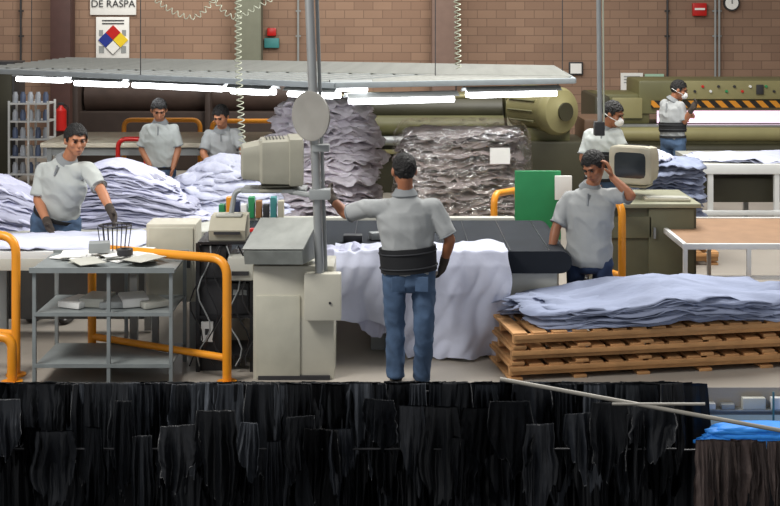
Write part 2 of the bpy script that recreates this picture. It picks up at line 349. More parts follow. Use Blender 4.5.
# ---------------------------------------------------------------- rear olive machines
d=18.6
r=root('fleshing_machine',W(440,190,d),'olive green roller machine with long sloping guard and drum','machine')
x1,x2=XX(338,d),XX(508,d)
mk(G().prism([(x1,d,0),(x1,d,.55),(x1,d+.25,.9),(x1,d+.9,1.3),(x1,d+1.5,1.3),(x1,d+1.5,0)],(x2-x1,0,0)),'casing',M_olived,r,smooth=False)
mk(G().cyl((x1+.05,d+.2,.98),(x2-.05,d+.2,.98),.16,seg=24),'roller',M_olive,r)
mk(G().cyl((x1+.05,d+.55,1.2),(x2-.05,d+.55,1.2),.2,seg=24),'roller',M_olived,r)
mk(G().cyl((x1+.05,d-.02,.78),(x2-.05,d-.02,.78),.07,seg=20),'roller',M_steel,r)
mk(G().box(((x1+x2)/2,d-.05,.62),(x2-x1-.1,.12,.06),bev=.01),'feed_lip',M_khaki,r)
mk(G().box(((x1+x2)/2,d+.8,1.4),(x2-x1-.2,.3,.1),bev=.02),'top_beam',M_olive,r)
for xx in(x1-.06,x2+.06):
    mk(G().prism([(xx-.07,d-.1,0),(xx-.07,d-.1,.9),(xx-.07,d+.2,1.35),(xx-.07,d+1.0,1.5),(xx-.07,d+1.6,1.4),(xx-.07,d+1.6,0)],(.14,0,0)),'side_frame',M_olive,r,smooth=False)
mk(G().tube(fillet([(x1,d-.1,1.45),(x2,d-.1,1.45),(x2+.15,d-.1,1.1)],.1),.035,10),'hand_rail',M_khaki,r)
r=root('motor_unit',W(550,190,17.8),'khaki electric motor on a dark olive gearbox','motor')
q=W(548,110,17.6); ax=V((.55,-.83,0)).normalized()
mk(G().rev(q+ax*-.6,ax,[(0,.2),(.05,.32),(.7,.32),(.74,.34),(.84,.34),(.9,.3),(.95,.12),(.97,.1)],32),'motor_housing',M_khaki,r)
g=G()
for k in range(14):
    a=2*math.pi*k/14; x_,y_=ortho(ax); p=q+x_*math.cos(a)*.33+y_*math.sin(a)*.33; g.cyl(p-ax*.5,p+ax*.05,.015,seg=6)
mk(g,'cooling_fin',M_olive,r)
mk(G().rev(q+ax*.36,ax,[(0,.13),(.03,.13)],20),'fan_cover',M_olived,r)
mk(G().box((q.x+.05,17.9,.45),(1.3,1.0,.9),bev=.04),'gearbox',M_olived,r)
mk(G().box((q.x,17.8,.98),(.6,.6,.2),bev=.03),'mounting_foot',M_olive,r)
mk(G().box((q.x+.75,18.0,.6),(.5,.9,1.2),bev=.05),'belt_guard',mat('brown_guard',(90,68,50),.5),r)
d=20
r=root('through_feed_machine',W(690,180,d),'long olive through-feed machine with hazard stripe and lit slot','machine')
x1,x2=XX(596,d),XX(840,d); xm=XX(656,d)
mk(G().box(((x1+x2)/2,d+.8,.42),(x2-x1,1.4,.84),bev=.03),'lower_casing',M_olive,r)
mk(G().box(((xm+x2)/2-.1,d+.95,1.3),(x2-xm+.2,1.1,.56),bev=.05),'upper_casing',M_olive,r)
mk(G().box(((x1+xm)/2,d+.95,1.1),(xm-x1,1.0,.5),bev=.05),'side_casing',M_olive,r)
mk(G().box(((x1+x2)/2,d+.25,.84),(x2-x1-.3,.2,.05)),'feed_table',M_steel,r)
mk(G().box((x1+.1,d+.7,.7),(.25,1.5,1.3),bev=.05),'end_frame',M_olived,r)
mk(G().box(((xm+x2)/2,d+.36,1.19),(x2-xm,.06,.11)),'hazard_bar',hazardmat(),r)
mk(G().box(((xm+x2)/2,d+.38,.98),(x2-xm-.2,.05,.2)),'lit_slot',mat('lit_slot_glow',(240,205,230),.4,emit=.9,var=.05),r)
mk(G().cyl((x1+.4,d+.1,.72),(x2-.1,d+.1,.72),.11,seg=24),'roller',M_khaki,r)
mk(G().cyl((x1+.4,d+.1,.46),(x2-.1,d+.1,.46),.11,seg=24),'roller',M_olived,r)
mk(G().box((XX(740,d),d+.38,1.42),(1.9,.06,.3),bev=.01),'control_panel',M_khaki,r)
for k in range(11):
    q=V((XX(700,d)+k*.13,d+.35,1.48 if k%2 else 1.4)); mk(G().rev(q,(0,-1,0),[(0,.024),(.03,.02)],10),'button',[M_dark,M_red,M_white,M_dark,M_green][k%5],r)
mk(G().box((XX(766,d),d+.33,1.43),(.12,.03,.16),bev=.01),'gauge_panel',M_dark,r)
mk(G().box((XX(632,d),d+.42,1.12),(.5,.06,.34),bev=.02),'access_door',M_khaki,r)
for k in range(4): mk(G().box((xm+.5+k*.75,d+.1,.2),(.6,.04,.22),bev=.01),'lower_panel',M_khaki if k%2 else M_olived,r)
r=root('feed_conveyor',W(740,215,15.4),'white framed feed conveyor table with slatted bed','conveyor')
x1,x2=XX(702,15),XX(850,15); z=.86
mk(G().box(((x1+x2)/2,15.7,z),(x2-x1,1.4,.05)),'bed',M_lgray,r)
mk(G().box(((x1+x2)/2,14.98,z-.03),(x2-x1,.05,.12),bev=.01),'side_beam',M_white,r)
mk(G().box(((x1+x2)/2,14.98,.3),(x2-x1,.05,.06),bev=.01),'lower_beam',M_white,r)
mk(G().box(((x1+x2)/2,15.6,.55),(x2-x1,.9,.3),bev=.02),'drive_box',M_olived,r)
for xx in(x1+.1,x1+.9,x1+1.7):
    for yy in(15.0,16.3): mk(G().box((xx,yy,z/2-.03),(.06,.06,z-.06)),'leg',M_white,r)
# ---------------------------------------------------------------- hides
def sheet_mesh(name,seed,th,ruf,droop,cseed=0,cb=0,hill=None,NA=88,NR=11,rag=.12,pw=3):
    rnd=random.Random(seed); off=rnd.uniform(0,100); bm=bmesh.new(); top=[];bot=[]
    def nf(a,fq,k): return noise.noise(V((math.cos(a)*fq+off,math.sin(a)*fq,off*.7+k)))
    for j in range(NR+1):
        r=j/NR; rt=[];rb=[]
        for i in range(NA if j else 1):
            a=2*math.pi*i/NA; c,s_=math.cos(a),math.sin(a)
            R_=1/((abs(c)**3+abs(s_)**3)**(1/3)); R_*=1+rag*nf(a,1.6,0)+rag*.6*nf(a,4,5)+rag*.35*nf(a,9,9)
            x,y=r*R_*c,r*R_*s_
            z=ruf*(r**pw)*(nf(a,2.2,r)+.8*nf(a,5.5,r*2)+.5*nf(a,11,r*2))+.25*ruf*noise.noise(V((x*5+off,y*5,0)))-droop*r**3*(1+.5*nf(a,1.5,3))
            z+=cb*(noise.noise(V((x*1.7+cseed,y*1.7,cseed)))+.5*noise.noise(V((x*4.2+cseed,y*4.2,cseed+4))))
            if hill: z+=hill(x,y)
            e=th*.5*math.sqrt(max(0,1-r**8))+.002
            rt.append(bm.verts.new((x,y,z+e))); rb.append(bm.verts.new((x,y,z-e)))
        top.append(rt);bot.append(rb)
    for T,fl in((top,0),(bot,1)):
        for j in range(NR):
            for i in range(NA):
                k=(i+1)%NA
                f=(T[0][0],T[1][i],T[1][k]) if j==0 else (T[j][i],T[j+1][i],T[j+1][k],T[j][k])
                bm.faces.new(f if not fl else tuple(reversed(f)))
    for i in range(NA):
        k=(i+1)%NA; bm.faces.new((top[NR][i],bot[NR][i],bot[NR][k],top[NR][k]))
    bmesh.ops.recalc_face_normals(bm,faces=bm.faces)
    me=bpy.data.meshes.new(name); bm.to_mesh(me); bm.free()
    for p in me.polygons: p.use_smooth=True
    return me
def stack(x,y,z0,z1,n,rx,ry,m,group,label,ruf=.06,droop=.08,rz=0,taper=.0,jit=.06,seed=0,name='leather_hide',cb=0,hill=None,rag=.12,tk=1.0,pw=3,slope=(0,0),nv=6,flip=True,tp=1,bulge=0):
    rnd=random.Random(seed); step=(z1-z0)/n; th=step*tk
    ms=[sheet_mesh(name,seed*10+k,th,ruf,droop,seed*3.3,cb,hill,rag=rag,pw=pw) for k in range(nv)]
    for me in ms: me.materials.append(m)
    for i in range(n):
        o=bpy.data.objects.new(name,ms[rnd.randrange(nv)]); COL.objects.link(o)
        t=i/max(1,n-1); k=1-taper*t**tp+bulge*(math.sin(t*math.pi)+.6*noise.noise(V((t*4,seed,0))))
        o.location=(x+rnd.uniform(-jit,jit)*rx+slope[0]*t,y+rnd.uniform(-jit,jit)*ry+slope[1]*t,z0+step*(i+.5)+droop*.5)
        o.scale=(rx*k*rnd.uniform(.93,1.05),ry*k*rnd.uniform(.93,1.05),1); o.rotation_euler=(0,0,rz+(rnd.choice((0,math.pi)) if flip else 0)+rnd.uniform(-.08,.08)*(1 if flip else .3))
        tag(o,label,'leather hide',group)
def pallet(x,y,z,w,dp,rz,label,h=.14):
    o=root('wooden_pallet',(x,y,z),label,'pallet',group='wooden pallets'); R=Matrix.Rotation(rz,3,'Z'); c0=V((x,y,z))
    def b(cx,cy,cz,sx,sy,sz,n): mk(G().box(c0+R@V((cx,cy,cz)),(sx,sy,sz),rz=rz,bev=.004),n,M_wood,o)
    n=max(6,int(w/.15))
    for k in range(n): b(-w/2+.05+k*(w-.1)/(n-1),0,h-.011,.11,dp,.022,'deck_board')
    nb=3 if w<1.8 else 6
    for k in range(nb): b(-w/2+.05+k*(w-.1)/(nb-1),0,.011,.1,dp,.022,'bottom_board')
    for k in range(3): b(0,-dp/2+.03+k*(dp-.06)/2,h/2+.012,w,.05,h-.06,'stringer')
    b(0,-dp/2-.006,h-.03,w,.012,.035,'edge_board')
r=root('light_table',W(90,235,12.3),'low white-sided table carrying the hide piles','table')
x1,x2=XX(-30,11.6),XX(262,11.6)
mk(G().box(((x1+x2)/2,12.6,.66),(x2-x1,2.1,.08),bev=.01),'table_top',M_lgray,r)
for xx in(x1+.1,(x1+x2)/2,x2-.1):
    for yy in(11.7,13.5): mk(G().box((xx,yy,.31),(.08,.08,.62)),'leg',M_gray,r)
mound=lambda x,y: -.16*abs(x)**1.6
stack(XX(124,12.2),12.3,.70,1.26,44,1.04,.6,M_lav,'folded hides on the light table','flat lavender grey hide with curled edges in a sloping mound',ruf=.03,droop=.05,seed=1,taper=.5,tp=1.0,hill=mound,rag=.12,jit=.05,slope=(-.16,.05),tk=.3,nv=12,pw=5)
stack(XX(0,12.0),12.0,.70,1.14,30,.82,.5,M_lav,'hides beside the leaning worker','lavender grey hide heaped on the table',ruf=.03,droop=.05,seed=2,taper=.5,hill=mound,rag=.14,jit=.06,slope=(-.1,.05),tk=.35,nv=8,pw=5)
stack(XX(212,12.8),12.9,.70,1.20,24,.78,.5,M_lavw,'pale hides on the table end','pale hide slumped over the pile at the table end',ruf=.03,droop=.1,seed=3,taper=.6,cb=.03,rag=.14,slope=(.12,.1),jit=.05,tk=.3,pw=5,tp=.9,nv=9)
px,py=XX(322,15.5),15.6
pallet(px,py,0,1.35,1.1,0,'wooden pallet under the tall hide pile')
stack(px,py,.14,1.62,36,.64,.54,M_lavp,'tall crumpled hide pile','crumpled pale mauve hide in a tall pile',ruf=.075,droop=.05,seed=4,jit=.12,taper=.22,tp=5,rag=.2,tk=1.0,cb=.07,bulge=.09,nv=12,pw=2.5)
px,py=XX(462,14.2),14.3
pallet(px,py,0,1.5,1.2,.05,'wooden pallet under the film-wrapped pile')
stack(px,py,.14,1.38,38,.68,.55,M_mauve,'film-wrapped hide pile','greyish mauve hide in a film-wrapped pile',ruf=.07,droop=.05,seed=5,jit=.06,taper=.08,tp=3,rag=.2,tk=.7,cb=.02)
g=G(); rings=[]
for j in range(27):
    z=.14+j*.051; k=1.0-.03*j/26
    if j>=25: k=.93-.1*(j-25)
    rings.append([V((px+.8*k*math.copysign(abs(math.cos(a))**.5,math.cos(a))*(1+.05*noise.noise(V((math.cos(a)*5,math.sin(a)*5,z*9)))),py+.66*k*math.copysign(abs(math.sin(a))**.5,math.sin(a))*(1+.07*noise.noise(V((math.cos(a)*6,z*8,3)))),z)) for a in [2*math.pi*i/72 for i in range(72)]])
g.loft(rings); mk(g,'stretch_film_wrap',M_film,label='glossy clear plastic film wrapped around the hide pile',cat='plastic wrap')
mk(G().pb(490,148,510,164,13.6,.01),'paper_label',M_paper,label='white paper label stuck on the wrapped pile',cat='paper')
px,py=XX(664,13.8),13.9
pallet(px,py,0,1.0,1.0,0,'wooden pallet under the blue hide pile')
stack(px,py,.14,1.08,32,.43,.42,M_bluehide,'blue grey hide pile by the conveyor','folded blue grey hide stacked by the conveyor',ruf=.035,droop=.06,seed=6,jit=.09,rag=.14,tk=.7)
stack(px-.2,py,1.08,1.18,4,.26,.35,M_lavw,'pale hides topping the blue pile','pale hide folded on top of the blue pile',ruf=.04,droop=.06,seed=16,jit=.09,rag=.2,tk=.5)
stack(XX(765,15.3),15.6,.88,.93,4,.85,.55,M_lavw,'hides on the feed conveyor','pale hide spread over the feed conveyor',ruf=.04,droop=.02,seed=8,tk=.4,cb=.03)
# ---------------------------------------------------------------- front left table with hides
r=root('side_table',W(40,260,10.4),'white steel side table at the machine end','table')
x1,x2=XX(-25,10.2),XX(150,10.2)
mk(G().box(((x1+x2)/2,10.35,.79),(x2-x1,.75,.07),bev=.01),'table_top',M_white,r)
mk(G().box(((x1+x2)/2,9.99,.72),(x2-x1,.04,.1),bev=.01),'front_beam',M_lgray,r)
mk(G().box(((x1+x2)/2,10.7,.4),(x2-x1-.1,.03,.6),bev=.01),'rear_panel',mat('mid_grey_panel',(96,98,98),.5),r)  # mid grey panel closing the rear of the table
for xx in(x1+.1,x2-.1):
    for yy in(10.05,10.65): mk(G().box((xx,yy,.39),(.06,.06,.74)),'leg',M_gray,r)
stack(XX(66,10.4),10.38,.815,.87,6,.66,.34,M_lavw,'hides on the side table','pale hide laid flat on the side table',ruf=.03,droop=.03,seed=9,tk=.4,cb=.02,rag=.2,jit=.12)
# ---------------------------------------------------------------- measuring machine
r=root('measuring_machine',W(430,300,10.3),'long pale grey measuring conveyor with black belt','machine')
x1,x2=XX(200,10.2),XX(556,10.2)
mk(G().box(((x1+x2)/2,10.75,.5),(x2-x1,1.3,.42),bev=.02),'body',M_lgray,r)
mk(G().box(((x1+x2)/2-.25,9.98,.6),(x2-x1-.5,.14,.16),bev=.02),'front_beam',M_gray,r)
g=G(); pr=[]
for k in range(13):
    a=math.pi/2-math.pi*k/12; pr.append((x2+.02+.09*math.cos(a),.72+.09*math.sin(a)))
for k in range(13):
    a=-math.pi/2-math.pi*k/12; pr.append((x1+.09*math.cos(a),.72+.09*math.sin(a)))
g.prism([(x,10.06,z) for x,z in pr],(0,1.45,0)); mk(g,'belt',M_belt,r)
for k in range(9): mk(G().box((x1+.3+k*.32,10.78,.812),(.006,1.4,.004)),'belt_seam',M_black,r)
mk(G().box(((x1+x2)/2-.1,11.6,.74),(x2-x1-.2,.1,.18),bev=.02),'rear_beam',M_lgray,r)
mk(G().box(((x1+x2)/2-.3,10.03,.79),(x2-x1-.7,.04,.05),bev=.01),'edge_strip',M_steel,r)
for xx in(x1+.2,(x1+x2)/2,x2-.25):
    for yy in(10.15,11.1): mk(G().box((xx,yy,.15),(.12,.12,.3),bev=.01),'foot',M_gray,r)
mk(G().box((x1+1.35,10.02,.44),(.6,.05,.22),bev=.01),'access_panel',M_white,r)
for k in range(3):
    q=V((x1+1.25+.22*k,10.45+.12*k,.815)); mk(G().box(q+V((0,0,.03)),(.16,.1,.06),rz=.3*k,bev=.01),'control_box',[M_dark,M_gray,M_black][k],label='small dark control box lying on the belt',cat='box',group='control boxes on the belt')
def drape(name,u0,u1,top_d,fd,zt,bot,amp,seed,m,label,skew=0):
    g=G(); bm=g.bm; NS,NT=90,90; rows=[]
    for i in range(NS+1):
        s_=i/NS; row=[]; zb=bot(s_)
        td=top_d+.2*noise.noise(V((s_*4,seed,2)))
        Lt=td-fd; Ld=zt-zb; T=Lt+Ld
        for j in range(NT+1):
            t=T*j/NT
            if t<Lt: y=td-t; z=zt+.04*abs(noise.noise(V((s_*6,t*5,seed)))); q=0
            else:
                q=(t-Lt); y=fd-.05*min(1,q/.1); z=zt-q
            e=min(1,q/.3)
            x=XX(u0+(u1-u0)*s_,fd)+skew*q*(s_**2)
            cs=(s_-.45)
            n1=noise.noise(V((s_*4+q*cs*3,q*1.0,seed))); n2=noise.noise(V((s_*9-q*cs*5,q*1.6,seed+3))); n3=1-2*abs(noise.noise(V((s_*12+q*2.5,q*3,seed+6))))
            fold=amp*e*(1.3*n1+.8*n2)+amp*.22*n3*min(1,q/.1)
            ed=.08*noise.noise(V((q*4,seed,s_>.5)))*abs(2*s_-1)
            row.append(bm.verts.new((x+ed+.02*n2,y-amp*e+fold,z+.012*n3)))
        rows.append(row)
    for i in range(NS):
        for j in range(NT): bm.faces.new((rows[i][j],rows[i+1][j],rows[i+1][j+1],rows[i][j+1]))
    bmesh.ops.recalc_face_normals(bm,faces=bm.faces); bmesh.ops.solidify(bm,geom=bm.faces[:],thickness=.006)
    return mk(g,name,m,label=label,cat='leather hide',group='draped hides',ang=80)
def bA(s_):
    n=.07*noise.noise(V((s_*5,1,1)))
    if s_<.34: return .34+n-.3*s_
    return max(.012,.24-(s_-.34)*3.2)+ (max(0,s_-.9)*2.0) +abs(n)*.3
drape('draped_hide',334,508,10.3,9.93,.82,bA,.1,3,mat('bluish_white_draped_hide',(198,202,220),.85,var=.12,scale=3,bump=.25,bscale=9),'large pale bluish hide draped over the machine front to the floor',skew=.06)
drape('draped_hide',324,400,10.25,9.99,.815,lambda s_:.26+.12*math.sin(s_*7),.05,8,M_lav,'lavender hide draped partly under the large one')
# ---------------------------------------------------------------- console pedestal and pole
r=root('control_pedestal',W(294,382,9.3),'pale grey control pedestal with tilted console and pole box','control pedestal')
M_cream=mat('cream_cabinet_enamel',(194,191,176),.45,var=.06)
mk(G().pb(253,266,334,382,9.3,.4,.012),'cabinet',M_cream,r)
mk(G().pb(256,296,300,378,9.285,.02,.005),'cabinet_door',mat('cabinet_door_enamel',(186,184,168),.45),r)
zb=ZZ(266,9.3); Mc=mat('worn_console_steel',(132,136,132),.4,metal=.25,var=.18,scale=9)
Rz=Matrix.Rotation(-.32,3,'Z'); cq=V((XX(284,9.35),9.38,zb+.02))
prof=[(-.2,.0),(-.22,.1),(.12,.28),(.2,.24),(.2,.0)]
mk(G().loft([[cq+Rz@V((sx,y,z+(.03 if sx>0 else 0))) for y,z in prof] for sx in(-.235,.235)]),'console',Mc,r,smooth=False)
mk(G().loft([[cq+Rz@V((sx,y,z+(.03 if sx>0 else 0))) for y,z in((-.215,.108),(-.225,.118),(.11,.298),(.12,.285))] for sx in(-.245,.245)]),'console_lid',mat('console_lid_steel',(166,169,164),.5,metal=.1,var=.14,scale=9),r,smooth=False)
mk(G().pb(304,274,341,321,9.2,.1,.012),'junction_box',M_cream,r)
mk(G().rev(W(330,303,9.2),(0,-1,0),[(0,.01),(.01,.01)],8),'lock',M_dark,r)
mk(G().tube([W(320,276,9.25),W(307,-60,9.25)],.034,12),'pole',M_steel,r)
mk(G().tube([W(326,276,9.3),W(315,-60,9.3)],.014,8),'cable_conduit',M_gray,r)
mk(G().pb(312,145,329,152,9.19,.12,.005),'clamp',M_gray,r)
mk(G().pb(309,190,330,200,9.19,.12,.005),'clamp',M_gray,r)
mk(G().pb(258,376,330,384,9.28,.44,.005),'plinth',M_dark,r)
r=root('round_reflector',W(312,140,9.35),'round grey dish reflector clamped to the pole','reflector')
ax=V((-.62,-.78,0)).normalized(); q=W(311,116,9.15)
mk(G().rev(q,ax,[(-.05,.05),(-.045,.12),(-.01,.18),(.01,.185),(.012,.175),(-.0,.14),(.01,.05)],36),'dish',mat('dish_grey',(134,132,126),.5,var=.12),r)
mk(G().tube([q-ax*.05,W(314,116,9.25)],.015,8),'bracket',M_dark,r)
def crt(c,ang,s,label,mm=None):
    mm=mm or M_beige
    o=root('crt_monitor',c-V((0,0,.2*s)),label,'monitor'); R=Matrix.Rotation(ang,3,'Z'); c=V(c)
    T=lambda x,y,z:c+R@V((x*s,y*s,z*s))
    def ring(y,hw,hz,zo=0,ex=4,n=32):
        out=[]
        for i in range(n):
            a=2*math.pi*i/n; ca,sa=math.cos(a),math.sin(a); k=(abs(ca)**ex+abs(sa)**ex)**(-1/ex); out.append(T(hw*k*ca,y,hz*k*sa+zo))
        return out
    mk(G().loft([ring(-.2,.19,.165,ex=9),ring(-.19,.205,.18,ex=9),ring(-.1,.205,.18,ex=9),ring(-.095,.195,.168,ex=9),ring(.1,.19,.16,.0,ex=9),ring(.12,.17,.14,0,ex=9),ring(.24,.155,.12,-.005,ex=8),ring(.25,.14,.1,-.005,ex=7)]),'housing',mm,o,ang=30)
    mk(G().loft([ring(-.195,.155,.125,ex=7),ring(-.203,.15,.12,ex=7),ring(-.206,.08,.06)]),'screen',M_glass,o)
    mk(G().loft([ring(-.1,.1,.01,-.185),ring(.1,.1,.01,-.185)]),'neck',mm,o)
    mk(G().box(T(0,0,-.21),(.26*s,.24*s,.02*s),rz=ang,bev=.005),'stand_base',mm,o)
    for k in range(6): mk(G().box(T(0,-.06+.025*k,.168),(.24*s,.006,.006),rz=ang),'vent_slot',M_dark,o)
    return o
crt(W(275,160,9.75),math.radians(98),1.06,'grey beige tube monitor on an arm beside the pole',mat('aged_grey_plastic',(152,150,136),.5))
crt(W(636,163,11.9),math.radians(-28),1.0,'beige tube monitor on the olive desk')
r=root('monitor_arm',W(270,196,9.8),'grey bracket arm holding the tube monitor','bracket')
mk(G().box(W(275,189,9.75),(.5,.26,.03),bev=.005),'tray',M_gray,r); mk(G().tube(fillet([W(260,190,9.75),W(235,190,9.75),W(231,215,9.75)],.06),.02,8),'arm',M_gray,r)
mk(G().tube([W(290,192,9.7),W(318,196,9.3)],.02,8),'link',M_gray,r)
# ---------------------------------------------------------------- electric box + rack
r=root('electric_cabinet',W(171,302,9.95),'pale grey electric cabinet standing on posts','electric cabinet')
mk(G().pb(146,224,196,302,9.9,.3,.012),'body',M_cream,r); mk(G().pb(149,228,193,298,9.885,.02,.006),'door',mat('cabinet_cream',(182,180,164),.45),r)
mk(G().pb(186,258,190,268,9.87,.02),'handle',M_dark,r)
for u in(152,190): mk(G().box((XX(u,9.9),10.05,.25),(.05,.05,.5)),'leg',M_gray,r)
r=root('equipment_rack',W(225,375,9.5),'black open steel equipment rack','rack')
x1,x2=XX(198,9.5),XX(252,9.5); zt=ZZ(243,9.5)
for xx in(x1,x2):
    for yy in(9.5,9.9): mk(G().box((xx,yy,zt/2),(.03,.03,zt)),'post',M_black,r)
for z in(.12,.42,.7,zt): mk(G().box(((x1+x2)/2,9.7,z),(x2-x1,.42,.02)),'shelf',M_black,r)
mk(G().pb(199,246,226,372,9.52,.36,.01),'side_cover',M_dark,r)
r=root('computer_tower',W(240,345,9.55),'dark computer tower on the rack shelf','computer')
q=V((XX(240,9.55),9.7,.43)); mk(G().box(q+V((0,0,.12)),(.14,.34,.24),bev=.008),'case',M_dark,r); mk(G().box(q+V((0,-.172,.17)),(.11,.01,.04)),'drive_bay',M_gray,r)
r=root('label_printer',W(240,305,9.55),'small grey label printer on the rack shelf','printer')
q=V((XX(240,9.4),9.6,.71)); mk(G().box(q+V((0,0,.09)),(.2,.36,.18),bev=.02),'body',M_lgray,r); mk(G().box(q+V((0,-.185,.06)),(.13,.02,.03)),'paper_slot',M_dark,r)
r=root('power_socket',W(207,340,9.5),'small white power socket on the rack side','socket'); mk(G().pb(201,322,213,342,9.49,.03,.004),'plate',M_paper,r); mk(G().pb(205,329,209,335,9.485,.02),'outlet',M_dark,r)
r=root('desktop_printer',W(228,242,9.7),'beige dot printer on top of the rack','printer')
q=V((XX(228,9.6),9.7,zt+.01)); mk(G().prism([q+V(p) for p in((-.14,-.15,0),(-.14,-.17,.08),(-.14,-.05,.17),(-.14,.14,.17),(-.14,.15,0))],(.28,0,0)),'body',M_beige,r,smooth=False)
mk(G().box(q+V((0,-.165,.06)),(.2,.03,.02)),'paper_slot',M_dark,r); mk(G().box(q+V((0,-.02,.175)),(.2,.1,.015),bev=.005),'lid',M_lgray,r)
CB=[M_green,M_orange,mat('navy_box',(40,50,80),.6),M_paper,M_green,mat('brown_box',(140,100,60),.7),M_dark,mat('teal_box',(60,130,130),.6),M_beige]
for k in range(9):
    x_=XX(207+k*8,10.6); h=.12+.035*((k*5)%3); mk(G().box((x_,11.57,.83+h/2),(.055,.1,h),bev=.004),'carton',CB[k],label='small coloured carton standing on the rear beam',cat='box',group='cartons on the rear beam')
for k in range(6):
    x_=XX(208+k*9,10.3); h=.05+.03*((k*7)%3); mk(G().box((x_,10.45,.815+h/2),(.07,.09,h),rz=.3*k,bev=.006),'small_device_box',[M_black,M_lgray,M_dark,CB[7],M_beige,M_red][k],label='small electronics box among the clutter on the machine end',cat='box',group='electronics boxes on the machine end')
for k in range(8):
    a=W(198+k*7,246,9.48); b=W(196+k*8,366,9.46)
    mk(G().tube([a.lerp(b,t/12)+V((.05*math.sin(t*.9+k),-.03*math.sin(t*.26),-.03*math.sin(t*.26))) for t in range(13)],.006,6),'loose_cable',[M_black,M_gray,M_black,M_dark][k%4],label='thin black cable dangling at the rack',cat='cable',group='rack cables')
# ---------------------------------------------------------------- cart
r=root('steel_cart',W(103,380,9.3),'grey two-shelf steel cart with papers on top','cart')
xl,xr=XX(36,9.2),XX(172,9.2); zt=ZZ(271,9.15); m_c=mat('blue_grey_steel',(128,134,134),.45,var=.14)
mk(G().box(((xl+xr)/2,9.46,zt),(xr-xl+.06,.66,.02),bev=.005),'top_tray',m_c,r)
for a,b,c,d_ in(((xl+xr)/2,9.13,xr-xl+.06,.015),((xl+xr)/2,9.79,xr-xl+.06,.015)): mk(G().box((a,b,zt+.01),(c,d_,.04)),'tray_lip',m_c,r)
for z in(.52,.14): 
    mk(G().box(((xl+xr)/2,9.46,z),(xr-xl,.62,.012),bev=.003),'shelf',m_c,r); mk(G().box(((xl+xr)/2,9.15,z+.005),(xr-xl,.012,.028)),'shelf_lip',m_c,r)
for xx in(xl,XX(110,9.2),xr):
    for yy in(9.16,9.77): mk(G().box((xx,yy,zt/2),(.026,.026,zt)),'leg',m_c,r)
random.seed(3)
for k in range(13):
    q=V((XX(random.uniform(62,158),9.4),random.uniform(9.28,9.68),zt+.013+.004*k))
    mk(G().box(q,(.2,.27,.004),rz=random.uniform(-.8,.8)),'paper_sheet',M_paper if k%4 else M_lgray,label='white paper sheet lying on the cart',cat='paper',group='papers on the cart')
mk(G().box(V((XX(98,9.5),9.55,zt+.1)),(.16,.12,.08),rz=.2,bev=.01),'parts_box',M_gray,label='small grey carton on the cart top',cat='box')
r=root('tape_roll',V((XX(125,9.4),9.4,zt+.07)),'dark roll of tape on the cart papers','tape'); c=V((XX(125,9.4),9.4,zt+.07)); mk(G().rev(c,(0,0,1),[(0,.06),(.045,.06),(.045,.03),(0,.03)],24),'roll',M_dark,r)
r=root('wire_basket',W(118,262,9.6),'dark wire basket standing on the cart','basket'); q=V((XX(112,9.6),9.7,zt+.04))
for a in range(7):
    b_=-.09+.03*a
    mk(G().tube([q+V((b_*1.25,-.09,.2)),q+V((b_,-.07,0)),q+V((b_,.07,0)),q+V((b_*1.25,.09,.2))],.004,5),'bent_wire',M_black,r)
mk(G().tube([q+V((.125*math.cos(t),.09*math.sin(t),.2)) for t in [2*math.pi*i/24 for i in range(24)]],.006,6,closed=True),'rim',M_black,r)
for k in range(5):
    q=V((XX(78+k*18,9.4),9.42+.03*(k%2),.53)); mk(G().box(q+V((0,0,.025+.01*(k%2))),(.2,.26,.05+.02*(k%2)),rz=.25*k-.4,bev=.015),'paper_bundle',[M_paper,M_lgray,M_gray][k%3],label='folded paper bundle on the cart shelf',cat='paper',group='bundles on the cart shelf')
rail('orange tubular guard rail behind the steel cart',[gp(92,9.85),up(92,248,9.85),up(227,259,9.22),gp(227,9.22)],.034,low=.2,fr=.14)
rail('orange tubular guard rail at the aisle end',[gp(16,9.4),up(16,236,9.4),up(-80,232,9.6),gp(-80,9.6)],.034,low=.3,fr=.14)
rail('orange tubular guard rail at the aisle end, nearer section',[gp(12,9.22),up(12,338,9.22),up(-80,330,9.22),gp(-80,9.22)],.036,fr=.08)
rail('orange tubular guard rail beside the olive desk',[gp(622,10.9),up(622,203,10.9),up(572,196,11.75),gp(572,11.75)],.034,low=.4)
rail('orange tubular guard rail beside the measuring machine',[gp(494,12.0),up(494,194,12.0),up(518,190,12.6),gp(518,12.6)],.034,low=.4)
r=root('green_board',W(540,240,12.1),'bright green upright panel on steel feet','panel')
mk(G().pb(515,171,561,240,12.1,.04,.006),'panel',M_green,r); mk(G().pb(515,240,561,243,12.09,.06),'frame',M_gray,r)
for u in(519,557): mk(G().box((XX(u,12.1),12.14,ZZ(240,12.1)/2),(.04,.04,ZZ(240,12.1))),'leg',M_gray,r)
mk(G().pb(555,176,572,200,12.05,.03,.004),'notice',M_paper,r)
r=root('operator_desk',W(650,300,11.6),'olive grey metal operator desk with raised top','desk')
x1,x2=XX(603,11.5),XX(697,11.5); zt=ZZ(203,11.5)
mk(G().box(((x1+x2)/2,11.9,zt-.02),(x2-x1+.06,.9,.04),bev=.01),'desk_top',mat('pale_olive_top',(142,142,120),.5),r)
mk(G().box(((x1+x2)/2,11.92,(zt-.04)/2+.03),(x2-x1,.8,zt-.1),bev=.01),'body',mat('olive_grey_desk',(92,92,72),.5),r)
mk(G().box((x2-.24,11.5,.6),(.42,.03,.65),bev=.008),'door',mat('olive_desk_door',(104,104,82),.5),r); mk(G().box((x2-.4,11.47,.7),(.02,.03,.1)),'handle',M_steel,r)
